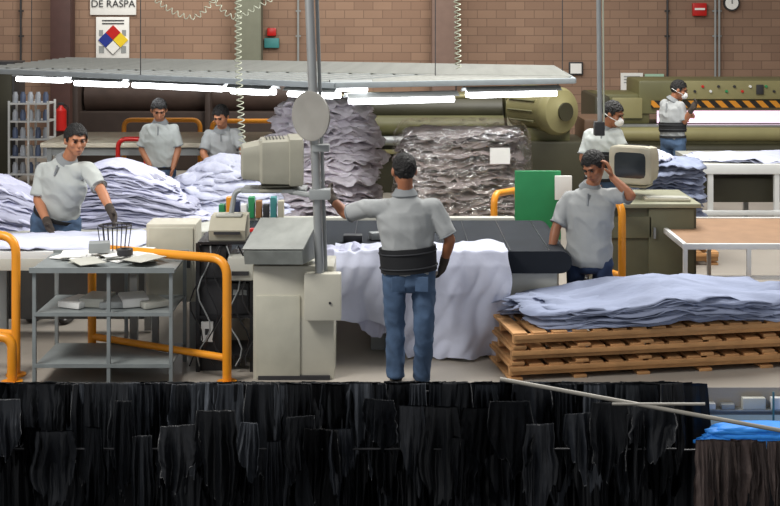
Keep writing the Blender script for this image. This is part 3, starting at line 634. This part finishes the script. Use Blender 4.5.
mk(G().box((x1+.25,11.5,.75),(.4,.03,.2),bev=.008),'drawer',MC['olive_desk_door'],r)
r=root('keyboard',W(655,192,11.7),'beige keyboard on the operator desk','keyboard')
q=V((XX(668,11.6),11.65,zt+.015)); mk(G().box(q,(.42,.16,.025),rz=-.1,bev=.006),'case',M_beige,r)
for a in range(4): mk(G().box(q+V((0,-.05+a*.033,.017)),(.38,.024,.012),rz=-.1,bev=.003),'key_row',M_lgray,r)
r=root('frame_table',W(735,300,10.8),'white tube-framed table with brown board top','table')
x1,x2=XX(686,10.7),XX(850,10.7); zt=.72
mk(G().box(((x1+x2)/2,11.4,zt),(x2-x1,1.3,.03)),'board_top',M_brownboard,r)
for yy in(10.73,12.07): mk(G().box(((x1+x2)/2,yy,zt),(x2-x1+.05,.04,.05),bev=.006),'edge_rail',M_white,r)
mk(G().box((x1,11.4,zt),(.04,1.36,.05),bev=.006),'edge_rail',M_white,r)
for xx in(x1,x1+.55,x2):
    for yy in(10.73,12.07): mk(G().box((xx,yy,zt/2),(.035,.035,zt)),'leg',M_white,r)
mk(G().box(((x1+x2)/2,10.73,.45),(x2-x1,.03,.03)),'cross_bar',M_white,r)
pallet(XX(760,11.6),11.4,0,1.1,1.0,.1,'wooden pallet lying under the frame table',h=.13)
r=root('hanging_pole',W(600,0,11.3),'thin grey vertical steel drop pole','pole'); 
mk(G().tube([W(598,-60,11.2),W(600,128,11.2)],.022,10),'tube',M_gray,r); mk(G().tube([W(602.5,-60,11.2),W(604,128,11.2)],.008,6),'cable',M_cable,r); mk(G().pb(595,122,605,136,11.15,.1,.01),'switch_box',M_dark,r)
# ---------------------------------------------------------------- pallets + blue hides right front
yaw=.17
pa=V((XX(508,9.25),9.22,0)); ux=V((math.cos(yaw),math.sin(yaw),0)); uy=V((-math.sin(yaw),math.cos(yaw),0))
c=pa+ux*1.32+uy*.42
for k in range(3):
    pallet(c.x+.012*k,c.y,.12*k,2.6,.8,yaw+.004*(k-1),'wide wooden pallet stacked under the blue grey hides',h=.12)
hill=lambda x,y: .06*max(0,min(1,(x+.8)*1.3))-.06*max(0,x)+.06*math.exp(-((x+.1)**2*7+(y-.2)**2*3))
stack(c.x+.06,c.y,.355,.50,20,1.16,.40,M_bluehide,'blue grey hides on the pallets','thin blue grey hide with ragged edges on wooden pallets',ruf=.045,droop=.045,rz=yaw,seed=12,jit=.05,cb=.05,hill=hill,rag=.14,tk=.4,flip=False,nv=12,pw=3.5)
# ---------------------------------------------------------------- people
M_skin=[mat('brown_skin',(154,100,70),.5,var=.08),mat('tan_skin',(174,118,86),.5,var=.08)]
M_hair=mat('black_hair',(16,14,13),.6,var=.3,scale=30,bump=1,bscale=50,bd=.03)
M_shirt=mat('grey_polo_cloth',(160,163,163),.9,var=.06,scale=5,bump=.12,bscale=14)
M_shirt2=mat('pale_grey_polo_cloth',(176,181,178),.9,var=.06,scale=5,bump=.12,bscale=14)
M_collar=mat('polo_collar_cloth',(130,134,136),.9)
M_jean=mat('blue_denim',(70,92,120),.9,var=.25,scale=8,bump=.2,bscale=20)
M_jeand=mat('dark_blue_denim',(40,56,86),.9,var=.22,scale=8,bump=.2,bscale=20)
M_shoe=mat('dark_shoe_leather',(38,34,32),.4)
M_brace=mat('black_brace_cloth',(24,25,28),.8,var=.2)
M_brace2=mat('brace_strap_cloth',(44,46,50),.7)
M_glove=mat('dark_work_glove',(62,54,48),.9,var=.2,scale=20)
M_eye=mat('dark_eye',(20,14,12),.2)
def hand(g,w,hd,pn,curl,k,thumb,fk=1.0):
    hd=hd.normalized(); pn=(pn-hd*pn.dot(hd)).normalized(); sd=hd.cross(pn)*thumb
    R=Matrix((sd,hd,pn)).transposed(); k*=1.08
    g.ball(w+hd*.048*k,(.042*k*fk,.054*k,.017*k*fk*fk),R); g.ball(w+hd*.07*k,(.04*k*fk,.028*k,.014*k*fk*fk),R)
    for i,(o,L_) in enumerate(((.031,.072),(.0105,.08),(-.0105,.075),(-.031,.058))):
        p=w+hd*.085*k+sd*o*k; a=curl*.5; L_*=k; sp=o*.25
        for s_,fr in enumerate((.42,.33,.25)):
            dr=(hd*math.cos(a)+pn*math.sin(a)+sd*sp*2).normalized(); q=p+dr*L_*fr
            g.cap(p,q,(.0098-.0008*s_)*k*fk,(.009-.0008*s_)*k*fk,1); p=q; a+=curl
    p=w+hd*.025*k+sd*.034*k; dr=(hd*.65+sd*.65+pn*.3).normalized(); q=p+dr*.04*k; g.cap(w+hd*.02*k+sd*.015*k,p,.016*k*fk,.013*k*fk,1); g.cap(p,q,.0125*k*fk,.011*k*fk,1)
    dr=(hd*.85+sd*.3+pn*.45).normalized(); g.cap(q,q+dr*.032*k,.011*k*fk,.009*k*fk,1)
def person(label,d,J,face,pitch=0,back=False,skin=0,shirt=None,pants=None,brace=None,mask=False,k=1.0,curl=(.35,.35),hd=(None,None),roll=0,untuck=0,seed=0,palm=(None,None),wid=1.0,glove=''):
    shirt=shirt or M_shirt; pants=pants or M_jean; sk=M_skin[skin]
    P={n:W(t[0],t[1],d+(t[2] if len(t)>2 else 0)) for n,t in J.items()}
    base=V(((P['hL'].x+P['hR'].x)/2,(P['hL'].y+P['hR'].y)/2,0))
    o=root('person',base,label,'person')
    if 'aL' not in P:
        P['aL']=V((P['hL'].x-.02,P['hL'].y,.09)); P['aR']=V((P['hR'].x+.02,P['hR'].y,.09))
    if 'kL' not in P:
        P['kL']=P['hL'].lerp(P['aL'],.5)+V((0,-.02,0)); P['kR']=P['hR'].lerp(P['aR'],.5)+V((0,-.02,0))
    pel=(P['hL']+P['hR'])/2; sh=(P['sL']+P['sR'])/2; a1=(P['hR']-P['hL']).normalized(); a2=(P['sR']-P['sL']).normalized()
    f=V((a2.y,-a2.x,0)).normalized()*(-1 if back else 1)
    sp=(sh-pel); spn=sp.normalized(); nk=P['neck']
    def ringat(c,ax,rx,ry,tn=spn,n=24):
        ay=tn.cross(ax).normalized(); ax=ay.cross(tn).normalized(); return [c+ax*(rx*math.cos(2*math.pi*i/n))+ay*(ry*math.sin(2*math.pi*i/n)) for i in range(n)]
    def torso(g,e,lo,et=None):
        et=e if et is None else et
        L=[(lo,.155,.105),(0,.165,.118),(.22,.158,.114),(.45,.160,.116),(.72,.178,.124),(.9,.178,.112),(1.02,.13,.082)]
        if lo>=0: L=[l for l in L if l[0]>lo or l[0]==lo]
        R_=[ringat(pel+sp*t,a1.lerp(a2,max(0,min(1,t))),(rx*wid+e)*k,(ry+e)*k) for t,rx,ry in L]
        R_.append(ringat(nk.lerp(sh,.25),a2,(.062+et)*k,(.06+et)*k)); g.loft(R_)
    g=G(); torso(g,-.042,-.1,-.02)
    hc=P['head']; cp=math.cos(pitch); fw=V((face[0],face[1],0)).normalized(); fw=V((fw.x*cp,fw.y*cp,math.sin(pitch)))
    rt=fw.cross(V((0,0,1))).normalized(); hu=rt.cross(fw).normalized()
    if roll: Rr=Matrix.Rotation(roll,3,fw); rt=Rr@rt; hu=Rr@hu
    HR=Matrix((rt,fw,hu)).transposed(); hk=k*1.06
    T=lambda x,y,z:hc+(rt*x+fw*y+hu*z)*hk
    g.cap(nk-spn*.03,T(0,-.02,-.05),.058*k,.056*k)
    S=lambda *r:tuple(q*hk for q in r)
    g.ball(T(0,-.012,.028),S(.077,.096,.088),HR,3); g.ball(T(0,.018,-.03),S(.066,.072,.078),HR,3); g.ball(T(0,.05,-.085),S(.036,.036,.03),HR)
    g.ball(T(0,.045,-.06),S(.052,.045,.04),HR); g.cap(T(0,.088,.012),T(0,.106,-.022),.009*hk,.016*hk,1); g.ball(T(0,.08,.032),S(.052,.016,.011),HR)
    g.ball(T(0,.091,-.052),S(.025,.012,.008),HR); g.ball(T(0,.089,-.066),S(.021,.012,.008),HR)
    for s_ in(-1,1): g.ball(T(.08*s_,-.005,-.005),S(.013,.022,.034),HR); g.ball(T(.042*s_,.06,-.02),S(.024,.024,.025),HR)
    gl=[]
    for n,q in(('L',0),('R',1)):
        s_,e,w=P['s'+n],P['e'+n],P['w'+n]
        g.cap(sh.lerp(s_,.45)-spn*.04,s_-spn*.01,.036*k,.038*k); g.cap(s_-spn*.01,s_.lerp(e,.7),.038*k,.044*k); g.cap(s_.lerp(e,.7),e,.044*k,.041*k); m_=e.lerp(w,.3); g.cap(e,m_,.041*k,.042*k); g.cap(m_,w,.042*k,.028*k)
        hdv=V(hd[q]) if hd[q] else (w-e); pn=V(palm[q]) if palm[q] else (V(((1 if n=='L' else -1),0,0))+f*.5); tn=1
        sdv=hdv.normalized().cross((pn-hdv.normalized()*pn.dot(hdv.normalized())).normalized()); tn=1 if sdv.dot(f+V((0,0,.3)))>0 else -1
        hand(g,w,hdv,pn,curl[q],k,tn)
        if n in glove:
            g2=G(); hand(g2,w,hdv,pn,curl[q],k,tn,1.3); g2.cap(w-(w-e).normalized()*.05,w+hdv.normalized()*.02,.036*k,.034*k); gl.append(g2)
    for n in'LR':
        h,kn,an=P['h'+n],P['k'+n],P['a'+n]
        g.cap(h,kn,.07*k,.05*k); m_=kn.lerp(an,.3); g.cap(kn,m_,.05*k,.05*k); g.cap(m_,an,.05*k,.034*k); g.cap(an-V((0,0,.03)),an-V((0,0,.055))+f*.12,.032,.026)
    remesh(g,'body',sk,.0085,2,o)
    for g2 in gl: remesh(g2,'work_glove',M_glove,.0075,1,o)
    g=G(); torso(g,.015 if not untuck else .024,-untuck if untuck else .04)
    for n in'LR':
        s_,e=P['s'+n],P['e'+n]; g.cap(sh.lerp(s_,.5)-spn*.02,s_,.070*k,.064*k); g.cyl(s_,s_.lerp(e,.86),.064*k,.068*k,seg=20)
    remesh(g,'shirt',shirt,.0095,4,o,wr=.022,ws=7)
    for n in'LR':
        s_,e=P['s'+n],P['e'+n]; ad=(e-s_).normalized(); x_,y_=ortho(ad); c_=s_.lerp(e,.85)
        mk(G().tube([c_+(x_*math.cos(t)+y_*math.sin(t))*.066*k for t in [2*math.pi*i/28 for i in range(28)]],.007,6,closed=True),'sleeve_hem',M_collar,o)
    nb=nk.lerp(sh,.15); up_=(P['head']-nb).normalized()
    mk(G().loft([ringat(nb+up_*.035*k,a2,.058*k,.056*k,up_),ringat(nb+up_*.04*k,a2,.066*k,.064*k,up_),ringat(nb-up_*.01*k,a2,.1*k,.09*k,up_),ringat(nb-up_*.02*k,a2,.09*k,.084*k,up_)]),'collar',M_collar,o)
    if not back:
        fp=nb-spn*.04+f*.12*k; mk(G().tube([fp,fp-spn*.1+f*.015],.009,6),'button_placket',M_collar,o)
    g=G(); tp_=((-.2,.12,.09),(-.1,.160,.114),(0,.167,.12),(.14,.161,.117)) if not untuck else ((-.2,.12,.09),(-.1,.150,.105),(.02,.15,.105))
    g.loft([ringat(pel+sp*t,a1,(rx*wid+.012)*k,(ry+.012)*k) for t,rx,ry in tp_])
    for n in'LR':
        h,kn,an=P['h'+n],P['k'+n],P['a'+n]; g.cap(h,kn,.092*k,.07*k); g.cyl(kn,an-V((0,0,.02)),.07*k,.064*k,seg=20)
    remesh(g,'trousers',pants,.0115,3,o,wr=.022,ws=8)
    if back:
        for s_ in(-1,1):
            c_=pel+a1*.085*s_*k-f*.135*k-spn*.03; mk(G().box(c_,(.1,.012,.11),rz=math.atan2(a1.y,a1.x)-.25*s_,bev=.005),'back_pocket',M_jean,o)
    for n in'LR':
        an=P['a'+n]; g=G(); g.ball(V((an.x,an.y,.05))+f*.02,(.05,.06,.05)); g.ball(V((an.x,an.y,.035))+f*.11,(.05,.09 if abs(f.y)>.6 else .06,.035)); g.ball(V((an.x,an.y,.02))+f*.06,(.05,.12,.02))
        remesh(g,'shoe',M_shoe,.01,2,o)
    if brace:
        t0,t1=brace; tm=(t0+t1)/2
        mk(G().loft([ringat(pel+sp*t,a1.lerp(a2,t),(rx*wid+.032)*k,(ry+.034)*k) for t,rx,ry in((t0,.160,.118),(tm,.162,.118),(t1,.164,.118))]),'back_brace',M_brace,o,ang=60)
        for t in(t0+.07,t1-.07): mk(G().tube(ringat(pel+sp*t,a1.lerp(a2,t),(.162*wid+.035)*k,.156*k,n=36),.006,6,closed=True),'brace_strap',M_brace2,o)
    if not untuck:
        mk(G().loft([ringat(pel+sp*t,a1,(.163*wid+.024)*k,.144*k) for t in(.08,.14)]),'belt',M_brace,o,ang=60)
    g=G(); bmesh.ops.create_uvsphere(g.bm,u_segments=56,v_segments=40,radius=1)
    xs=[-.12,-.045,.0,.03,.062,.12]; zs_=[-.095,-.07,-.01,-.012,.058,.062]
    def cut(y):
        for i in range(5):
            if y<=xs[i+1]: t=max(0,(y-xs[i])/(xs[i+1]-xs[i])); return zs_[i]*(1-t)+zs_[i+1]*t
        return zs_[-1]
    for v in g.bm.verts:
        nn=1+.05*noise.noise(v.co*5+V((seed,0,0)))+.06*noise.noise(v.co*12+V((seed,0,0))); v.co=V((v.co.x*.0835*nn,v.co.y*.103*nn-.014,v.co.z*.1*nn+.03))
    bmesh.ops.delete(g.bm,geom=[v for v in g.bm.verts if v.co.z<cut(v.co.y)+.016*noise.noise(v.co*70)],context='VERTS')
    for v in g.bm.verts: v.co=T(*v.co)
    bmesh.ops.solidify(g.bm,geom=g.bm.faces[:],thickness=.006); mk(g,'hair',M_hair,o,ang=70)
    for s_ in(-1,1):
        mk(G().ball(T(.03*s_,.084,.01),S(.013,.009,.007),HR),'eye',M_eye,o); mk(G().cap(T(.016*s_,.096,.03),T(.048*s_,.084,.031),.005*hk,.004*hk,1),'eyebrow',M_hair,o)
    mk(G().ball(T(0,.097,-.059),S(.02,.008,.004),HR),'mouth',mat('lip_skin',(108,56,48),.5),o)
    if mask:
        mk(G().ball(T(0,.07,-.045),S(.052,.058,.05),HR,3),'face_mask',M_paper,o)
        mk(G().tube([T(.087*math.cos(a),.1*math.sin(a)-.005,-.02+.02*math.sin(-a)) for a in [2*math.pi*i/24 for i in range(24)]],.004,6,closed=True),'mask_strap',M_paper,o)
    return o
person('person in grey polo and black back brace, reaching towards the console',9.15,
 dict(head=(404,171),neck=(405,191),sL=(376,207),sR=(433,207),eL=(346,214,.15),wL=(332,199,.3),eR=(450,240,-.02),wR=(444,262,.08),hL=(395,276),hR=(424,276),kL=(395,328,.02),kR=(424,327,-.04),aL=(396,374),aR=(422,376,.04)),
 (-.25,1),-.15,back=True,skin=0,brace=(.08,.43),shirt=M_shirt,curl=(.55,.5),hd=((-.3,.7,.5),None),seed=1,wid=1.1,glove='LR')
person('person in grey polo and dark jeans, one hand raised to head',10.4,
 dict(head=(594,166,-.06),neck=(591,185),sL=(569,198,.06),sR=(611,195,-.06),eL=(556,228,0),wL=(551,252,-.06),eR=(631,196,-.22),wR=(612,177,-.14),hL=(576,259,.03),hR=(602,259,-.03)),
 (-.65,-.75),-.55,skin=0,shirt=M_shirt,pants=M_jeand,untuck=.1,curl=(.3,.5),hd=(None,(-.25,.12,.9)),palm=(None,(-.9,.3,.1)),seed=2,wid=1.04,glove='L',roll=.12)
person('person in pale grey polo leaning over the hide table',11.0,
 dict(head=(76,140,-.2),neck=(68,158,-.1),sL=(44,170,.02),sR=(88,170,-.18),eL=(38,200,-.05),wL=(48,224,-.28),eR=(101,190,-.34),wR=(111,211,-.5),hL=(42,218,.1),hR=(70,220,.04)),
 (.5,-.88),-.2,skin=1,shirt=M_shirt2,pants=M_jean,curl=(.3,.4),seed=3,wid=1.12,k=1.06,glove='LR')
person('person in pale grey polo and jeans looking down at the table',14.5,
 dict(head=(159,110,-.06),neck=(160,121),sL=(147,129),sR=(173,129),eL=(142,149),wL=(150,166,-.15),eR=(178,149),wR=(173,168,-.1),hL=(153,172),hR=(168,172)),
 (.2,-.9),-.45,skin=1,shirt=M_shirt2,seed=4)
person('person in pale grey polo bent over the pale hides',14.7,
 dict(head=(221,116,-.14),neck=(222,128,-.05),sL=(209,135,0),sR=(235,133),eL=(203,153,-.12),wL=(211,168,-.3),eR=(243,150,-.12),wR=(244,165,-.3),hL=(216,178,.1),hR=(231,178,.1)),
 (-.3,-.9),-.5,skin=1,shirt=M_shirt,seed=5)
person('person in grey polo with white face mask at the hide pile',12.7,
 dict(head=(613,114,-.05),neck=(607,127),sL=(590,135,.08),sR=(617,134,-.08),eL=(583,158,.03),wL=(592,176,-.15),eR=(624,157,-.12),wR=(637,170,-.25),hL=(592,184),hR=(612,184)),
 (.85,-.5),-.35,skin=0,shirt=M_shirt2,brace=(.36,.68),mask=True,seed=6,glove='R')
person('person in grey polo, mask and brace feeding the rear machine',16.6,
 dict(head=(679,90,-.02),neck=(673,99),sL=(664,104,.14),sR=(680,106,-.1),eL=(669,120,.05),wL=(683,117,-.1),eR=(684,122,-.12),wR=(692,109,-.25),hL=(667,140,.06),hR=(679,141,-.06)),
 (.95,-.3),-.3,skin=0,shirt=M_shirt,brace=(.25,.52),mask=True,seed=7,glove='R')
# ---------------------------------------------------------------- lower level hanging hides
M_bk=[mat('black_hide',(25,28,33),.42,var=.4,scale=5,bump=.35,bscale=7,rand=.5,stretch=(3,3,1)),mat('charcoal_highlight_hide',(58,62,68),.55,var=.5,scale=4,bump=.35,bscale=7,rand=.55,stretch=(3,3,.8)),mat('brown_black_hide',(96,84,80),.6,var=.3,scale=5,bump=.5,bscale=12,rand=.35)]  # charcoal variant paints grey highlights into the leather colour
def hang_mesh(seed):
    rnd=random.Random(seed); bm=bmesh.new(); NS,NT=30,44; rows=[]; o_=rnd.uniform(0,50); nn=noise.noise
    ln=rnd.uniform(-.3,.3); pk=rnd.uniform(-.5,.5)
    for i in range(NS+1):
        s_=i/NS*2-1; row=[]
        L_=1-.42*abs(s_-pk)**1.3+.16*nn(V((s_*2.2+o_,2,0)))+.12*nn(V((s_*6+o_,3,0)))+.04*nn(V((s_*15+o_,3,0)))
        for j in range(NT+1):
            t=j/NT; q=t*L_
            w=.85+.15*math.sin(min(1,q/.45)*math.pi/2)+.5*q*nn(V((q*2.4+o_,1 if s_>0 else 4,5)))+.12*nn(V((q*8+o_,1 if s_>0 else 4,5)))*min(1,q*4); w*=1-.3*max(0,q-.5)
            y=.11*(.8*nn(V((s_*1.3+o_,q*.8,7)))+.6*nn(V((s_*3.2+o_+q*.6,q*.9,9)))+.18*nn(V((s_*7+o_,q*1.2,3))))*min(1,.15+q*2)
            row.append(bm.verts.new((s_*w*.5+.12*q*nn(V((q*2,o_,2)))+ln*.2*q,y,-q)))
        rows.append(row)
    for i in range(NS):
        for j in range(NT): bm.faces.new((rows[i][j],rows[i+1][j],rows[i+1][j+1],rows[i][j+1]))
    bmesh.ops.solidify(bm,geom=bm.faces[:],thickness=.008)
    bmesh.ops.recalc_face_normals(bm,faces=bm.faces)
    me=bpy.data.meshes.new('hanging_hide'); bm.to_mesh(me); bm.free()
    for p in me.polygons: p.use_smooth=True
    return me
HM=[[hang_mesh(50+i) for i in range(16)] for _ in range(3)]
for q in range(3):
    for me in HM[q]: me.materials.append(M_bk[q])
rnd=random.Random(5)
LB=['black leather hide hanging long and smooth from the rail','charcoal leather hide with grey highlights painted in, hanging from the rail','brownish black leather hide hanging from the lower rail']
def hrow(d,v0,u0,u1,step,mi,hs,wd,pch,grp,jz=.0,rt=.22):
    z=ZZ(v0,d); u=u0
    mk(G().tube([(XX(u0-20,d),d+.05,z-.08),(XX(u1-8,d),d+.05,z-.08)],.008,8),'hanging_rail',M_black,label='thin dark steel rail carrying hides',cat='rail',group='hide rails')
    while u<u1:
        m=mi if mi==2 else (1 if rnd.random()<pch else 0)
        o=bpy.data.objects.new('hanging_hide',HM[m][rnd.randrange(16)]); COL.objects.link(o)
        s_=rnd.uniform(.5,1.3)
        o.location=(XX(u,d),d+rnd.uniform(-.03,.01),z+rnd.uniform(-.002,jz)); o.scale=(wd*s_,.9,hs*rnd.uniform(.6,1.3)); o.rotation_euler=(0,0,rnd.uniform(-rt,rt)+rnd.choice((0,math.pi)))
        tag(o,LB[m],'leather hide',grp); u+=step*rnd.uniform(.6,1.4)
hrow(9.02,382,-20,684,13,0,1.2,.32,.12,'hanging hides on the inner rail')
hrow(8.9,382,-20,682,13,0,1.0,.28,.28,'hanging hides on the middle rail')
hrow(8.76,382.5,-20,680,15,0,.68,.24,.36,'hanging hides on the outer rail')
hrow(8.5,440,-20,686,30,0,.6,.26,.12,'hanging hides on the lowest rail',jz=.28)
hrow(8.4,441,706,800,14,2,.6,.22,0,'brown black hides by the blue sheets',jz=.02)
mk(G().tube([W(500,379,8.56),W(800,434,8.2)],.014,10),'rail_pipe',mat('cream_pipe',(150,146,136),.4),label='long cream painted pipe slanting over the hides',cat='pipe')
mk(G().tube([W(612,404,8.4),W(705,404,8.35)],.010,8),'rail_pipe',mat('cream_pipe',(150,146,136),.4),label='short pale pipe above the hides',cat='pipe')
r=root('storage_rack',W(745,440,9.0),'pale storage rack on the lower level','rack')
x1,x2=XX(694,9.05),XX(800,9.05)
mk(G().box(((x1+x2)/2,9.13,-.26),(x2-x1,.02,.5)),'back_panel',mat('pale_glowing_panel',(150,170,180),.6,var=.45,scale=6,emit=.3),r)  # panel is no lamp; emission adds brightness to its pale colour
mk(G().box(((x1+x2)/2,9.08,-.15),(x2-x1,.08,.01)),'shelf',M_gray,r)
for xx in(x1+.02,x2-.2): mk(G().box((xx,9.03,-.26),(.012,.012,.5)),'post',mat('teal_post',(60,110,120),.5),r)
rb=random.Random(4); xq=x1+.04
while xq<x2-.1:
    w_=rb.uniform(.1,.2); h=rb.uniform(.04,.1); m=rb.choice([M_white,M_lgray,mat('sky_blue_box',(110,170,205),.6),M_white,M_gray])
    mk(G().box((xq+w_/2,9.07,-.145+h/2),(w_-.01,.06,h),bev=.01),'storage_box',m,label='pale storage box on the lower rack',cat='box',group='boxes on the pale rack'); xq+=w_+rb.uniform(.01,.05)
mb=mat('blue_sheet',(45,130,215),.6,var=.2,rand=.15,emit=.15)  # small emission added to brighten the sheets beyond their plain blue
for k in range(6):
    me=sheet_mesh('blue_sheet',70+k,.03,.012,.012); me.materials.append(mb); o=bpy.data.objects.new('blue_sheet',me); COL.objects.link(o)
    o.location=(XX(758,8.85)+.02*k,8.82,ZZ(442,8.8)+.022*k); o.scale=(.45,.1,1); tag(o,'bright blue folded plastic sheet in a flat pile','plastic sheet','blue folded sheets')
# ---------------------------------------------------------------- lights
w=bpy.data.worlds.new('world'); scene.world=w; w.use_nodes=True
w.node_tree.nodes['Background'].inputs[0].default_value=(.96,.97,1,1); w.node_tree.nodes['Background'].inputs[1].default_value=.38
def area(loc,tgt,size,sy,e,col=(1,1,1)):
    l=bpy.data.lights.new('added_area_light','AREA'); l.shape='RECTANGLE'; l.size=size; l.size_y=sy; l.energy=e; l.color=col  # unseen area lamps added overhead to light the scene
    o=bpy.data.objects.new('added_area_light',l); COL.objects.link(o); o.location=loc; o.rotation_euler=(V(tgt)-V(loc)).to_track_quat('-Z','Y').to_euler()
area((2.5,13.5,6.5),(0,13.5,0),5,4,860,(1,.98,.94))
area((-2,20,6),(0,24.5,2),12,3,460,(1,.96,.88))  # unseen lamp added to lighten the back wall
area((-4,6.5,5.5),(0,11,.3),2,2,370,(1,.97,.93))  # unseen front lamp added to brighten the people
cam=bpy.data.cameras.new('camera'); co=bpy.data.objects.new('camera',cam); COL.objects.link(co)
co.location=(0,0,H); co.rotation_euler=(math.radians(90),0,0)
cam.sensor_width=36; cam.lens=F/780*36; cam.shift_y=-247/780; cam.clip_end=100
scene.camera=co
